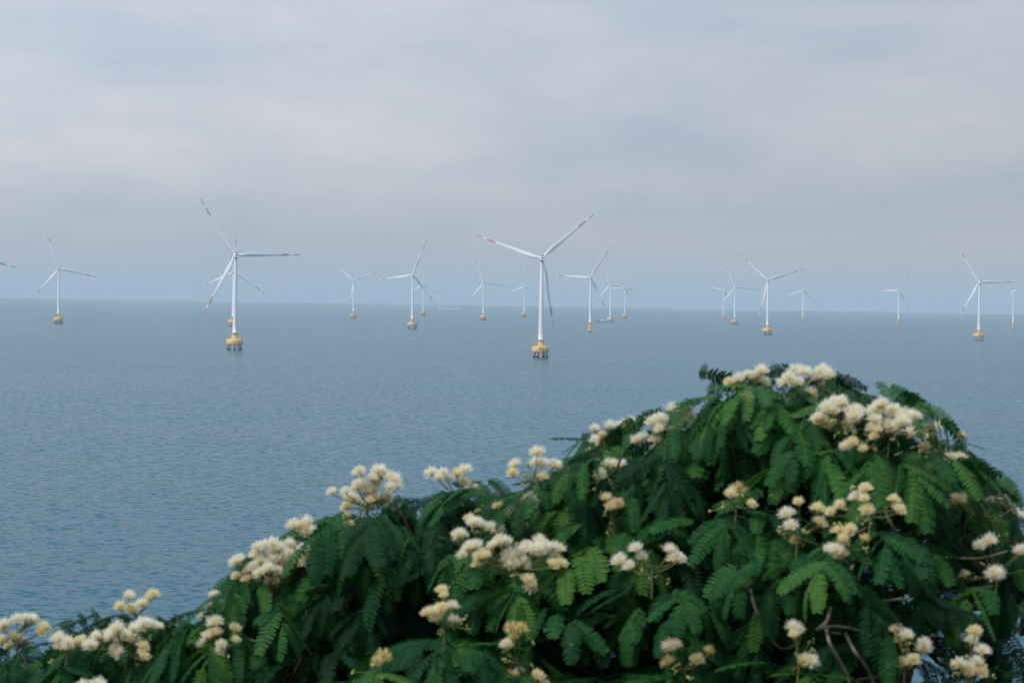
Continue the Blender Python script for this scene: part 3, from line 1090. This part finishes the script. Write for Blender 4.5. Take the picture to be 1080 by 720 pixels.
# ------------------------------------------------------------------ haze
mb = MB()
zb, zt_ = -SEA_R ** 2 / (2 * REARTH) - 5, 190.0
HB = SEA_R + 500
mb.box((0, 0, (zb + zt_) / 2), (2 * HB, 2 * HB, zt_ - zb))
hz = mb.mesh('haze', [])
mat = bpy.data.materials.new('haze_air'); mat.use_nodes = True
nt = mat.node_tree; nt.nodes.clear()
out = nt.nodes.new('ShaderNodeOutputMaterial'); pv = nt.nodes.new('ShaderNodeVolumePrincipled')
pv.inputs['Color'].default_value = (0.64, 0.76, 0.85, 1)
pv.inputs['Density'].default_value = 7.0e-5
pv.inputs['Anisotropy'].default_value = 0.0
nt.links.new(pv.outputs[0], out.inputs['Volume'])
hz.materials.append(mat)
tag(link(bpy.data.objects.new('haze', hz)), kind='stuff')

# ------------------------------------------------------------------ sky and sun
SUN_EL, SUN_AZ = math.radians(48), math.radians(-128)    # azimuth from +y, clockwise: left and a little behind the camera
sd = Vector((math.sin(SUN_AZ) * math.cos(SUN_EL), math.cos(SUN_AZ) * math.cos(SUN_EL), math.sin(SUN_EL)))
sl = bpy.data.lights.new('sun', 'SUN')
sl.energy = 1.5; sl.angle = math.radians(12); sl.color = (1.0, 0.95, 0.88)
so = bpy.data.objects.new('sun', sl); link(so)
so.rotation_euler = (-sd).to_track_quat('-Z', 'Y').to_euler()

w = bpy.data.worlds.new('World'); scene.world = w; w.use_nodes = True
nt = w.node_tree; N, L = nt.nodes, nt.links
bg = N['Background']; bg.inputs['Strength'].default_value = 0.1
tc = N.new('ShaderNodeTexCoord')
sep = N.new('ShaderNodeSeparateXYZ'); L.new(tc.outputs['Generated'], sep.inputs[0])
mxz = N.new('ShaderNodeMath'); mxz.operation = 'MAXIMUM'; mxz.inputs[1].default_value = 0.02
L.new(sep.outputs['Z'], mxz.inputs[0])
cmb = N.new('ShaderNodeCombineXYZ')
L.new(sep.outputs['X'], cmb.inputs[0]); L.new(sep.outputs['Y'], cmb.inputs[1]); L.new(mxz.outputs[0], cmb.inputs[2])
sky = N.new('ShaderNodeTexSky'); sky.sky_type = 'NISHITA'; sky.sun_disc = False
sky.sun_elevation = SUN_EL; sky.sun_rotation = SUN_AZ; sky.air_density = 1.0; sky.dust_density = 2.0
L.new(cmb.outputs[0], sky.inputs[0])
# the cloud layer: stretched, soft
mp = N.new('ShaderNodeMapping'); mp.inputs['Scale'].default_value = (4.6, 4.6, 17.0); mp.inputs['Location'].default_value = (2.1, 0.4, 0.9)
L.new(tc.outputs['Generated'], mp.inputs[0])
n1 = N.new('ShaderNodeTexNoise'); n1.inputs['Scale'].default_value = 1.0; n1.inputs['Detail'].default_value = 6; n1.inputs['Roughness'].default_value = .55
n1.inputs['Distortion'].default_value = .15
L.new(mp.outputs[0], n1.inputs['Vector'])
rp = N.new('ShaderNodeValToRGB')
e = rp.color_ramp.elements
e[0].position = .38; e[0].color = (2.45, 2.86, 3.40, 1)
e[1].position = .62; e[1].color = (3.62, 3.52, 3.80, 1)
mp2 = N.new('ShaderNodeMapping'); mp2.inputs['Scale'].default_value = (14.0, 14.0, 46.0); mp2.inputs['Rotation'].default_value = (0, .05, 0)
L.new(tc.outputs['Generated'], mp2.inputs[0])
n2 = N.new('ShaderNodeTexNoise'); n2.inputs['Scale'].default_value = 1.0; n2.inputs['Detail'].default_value = 7; n2.inputs['Roughness'].default_value = .6
L.new(mp2.outputs[0], n2.inputs['Vector'])
mn = N.new('ShaderNodeMix'); mn.inputs[0].default_value = .30
L.new(n1.outputs['Fac'], mn.inputs[2]); L.new(n2.outputs['Fac'], mn.inputs[3])
L.new(mn.outputs[0], rp.inputs[0])
# overcast sky is brighter overhead
el = N.new('ShaderNodeMapRange'); el.inputs['From Min'].default_value = 0.0; el.inputs['From Max'].default_value = 1.0
el.inputs['To Min'].default_value = 1.0; el.inputs['To Max'].default_value = 2.1
xs_ = N.new('ShaderNodeMath'); xs_.operation = 'MULTIPLY_ADD'; xs_.inputs[1].default_value = -.5   # thinner cloud towards the sun's side
L.new(sep.outputs['X'], xs_.inputs[0]); L.new(mxz.outputs[0], xs_.inputs[2])
L.new(xs_.outputs[0], el.inputs['Value']); el.clamp = False
vs_ = N.new('ShaderNodeVectorMath'); vs_.operation = 'SCALE'
hi = N.new('ShaderNodeMapRange'); hi.inputs['From Min'].default_value = 0.15; hi.inputs['From Max'].default_value = 0.5
L.new(mxz.outputs[0], hi.inputs['Value'])
hc = N.new('ShaderNodeMix'); hc.data_type = 'RGBA'; hc.blend_type = 'MULTIPLY'; hc.inputs[7].default_value = (.84, .98, 1.04, 1)   # unseen sky overhead tinted bluer, added to cool the sea's reflection
L.new(hi.outputs[0], hc.inputs[0]); L.new(rp.outputs[0], hc.inputs[6])
L.new(hc.outputs[2], vs_.inputs[0]); L.new(el.outputs[0], vs_.inputs['Scale'])
# blue-grey murk low over the horizon
lo = N.new('ShaderNodeMapRange'); lo.interpolation_type = 'SMOOTHSTEP'
lo.inputs['From Min'].default_value = 0.0; lo.inputs['From Max'].default_value = 0.07
lo.inputs['To Min'].default_value = 0.85; lo.inputs['To Max'].default_value = 0.0
L.new(sep.outputs['Z'], lo.inputs['Value'])
mk = N.new('ShaderNodeMix'); mk.data_type = 'RGBA'; mk.inputs[7].default_value = (2.65, 3.02, 3.45, 1)
L.new(lo.outputs[0], mk.inputs[0]); L.new(vs_.outputs[0], mk.inputs[6])
mx = N.new('ShaderNodeMix'); mx.data_type = 'RGBA'; mx.inputs[0].default_value = 0.88
L.new(sky.outputs[0], mx.inputs[6]); L.new(mk.outputs[2], mx.inputs[7])
L.new(mx.outputs[2], bg.inputs['Color'])

# ------------------------------------------------------------------ render settings
scene.view_settings.view_transform = 'Standard'
scene.view_settings.look = 'None'
scene.view_settings.gamma = 1.0
scene.view_settings.use_curve_mapping = False
scene.view_settings.exposure = 0.7
cy = scene.cycles
cy.max_bounces = 8; cy.diffuse_bounces = 3; cy.glossy_bounces = 3; cy.transmission_bounces = 3; cy.volume_bounces = 1
cy.transparent_max_bounces = 12
cy.sample_clamp_indirect = 4.0
cy.use_denoising = True
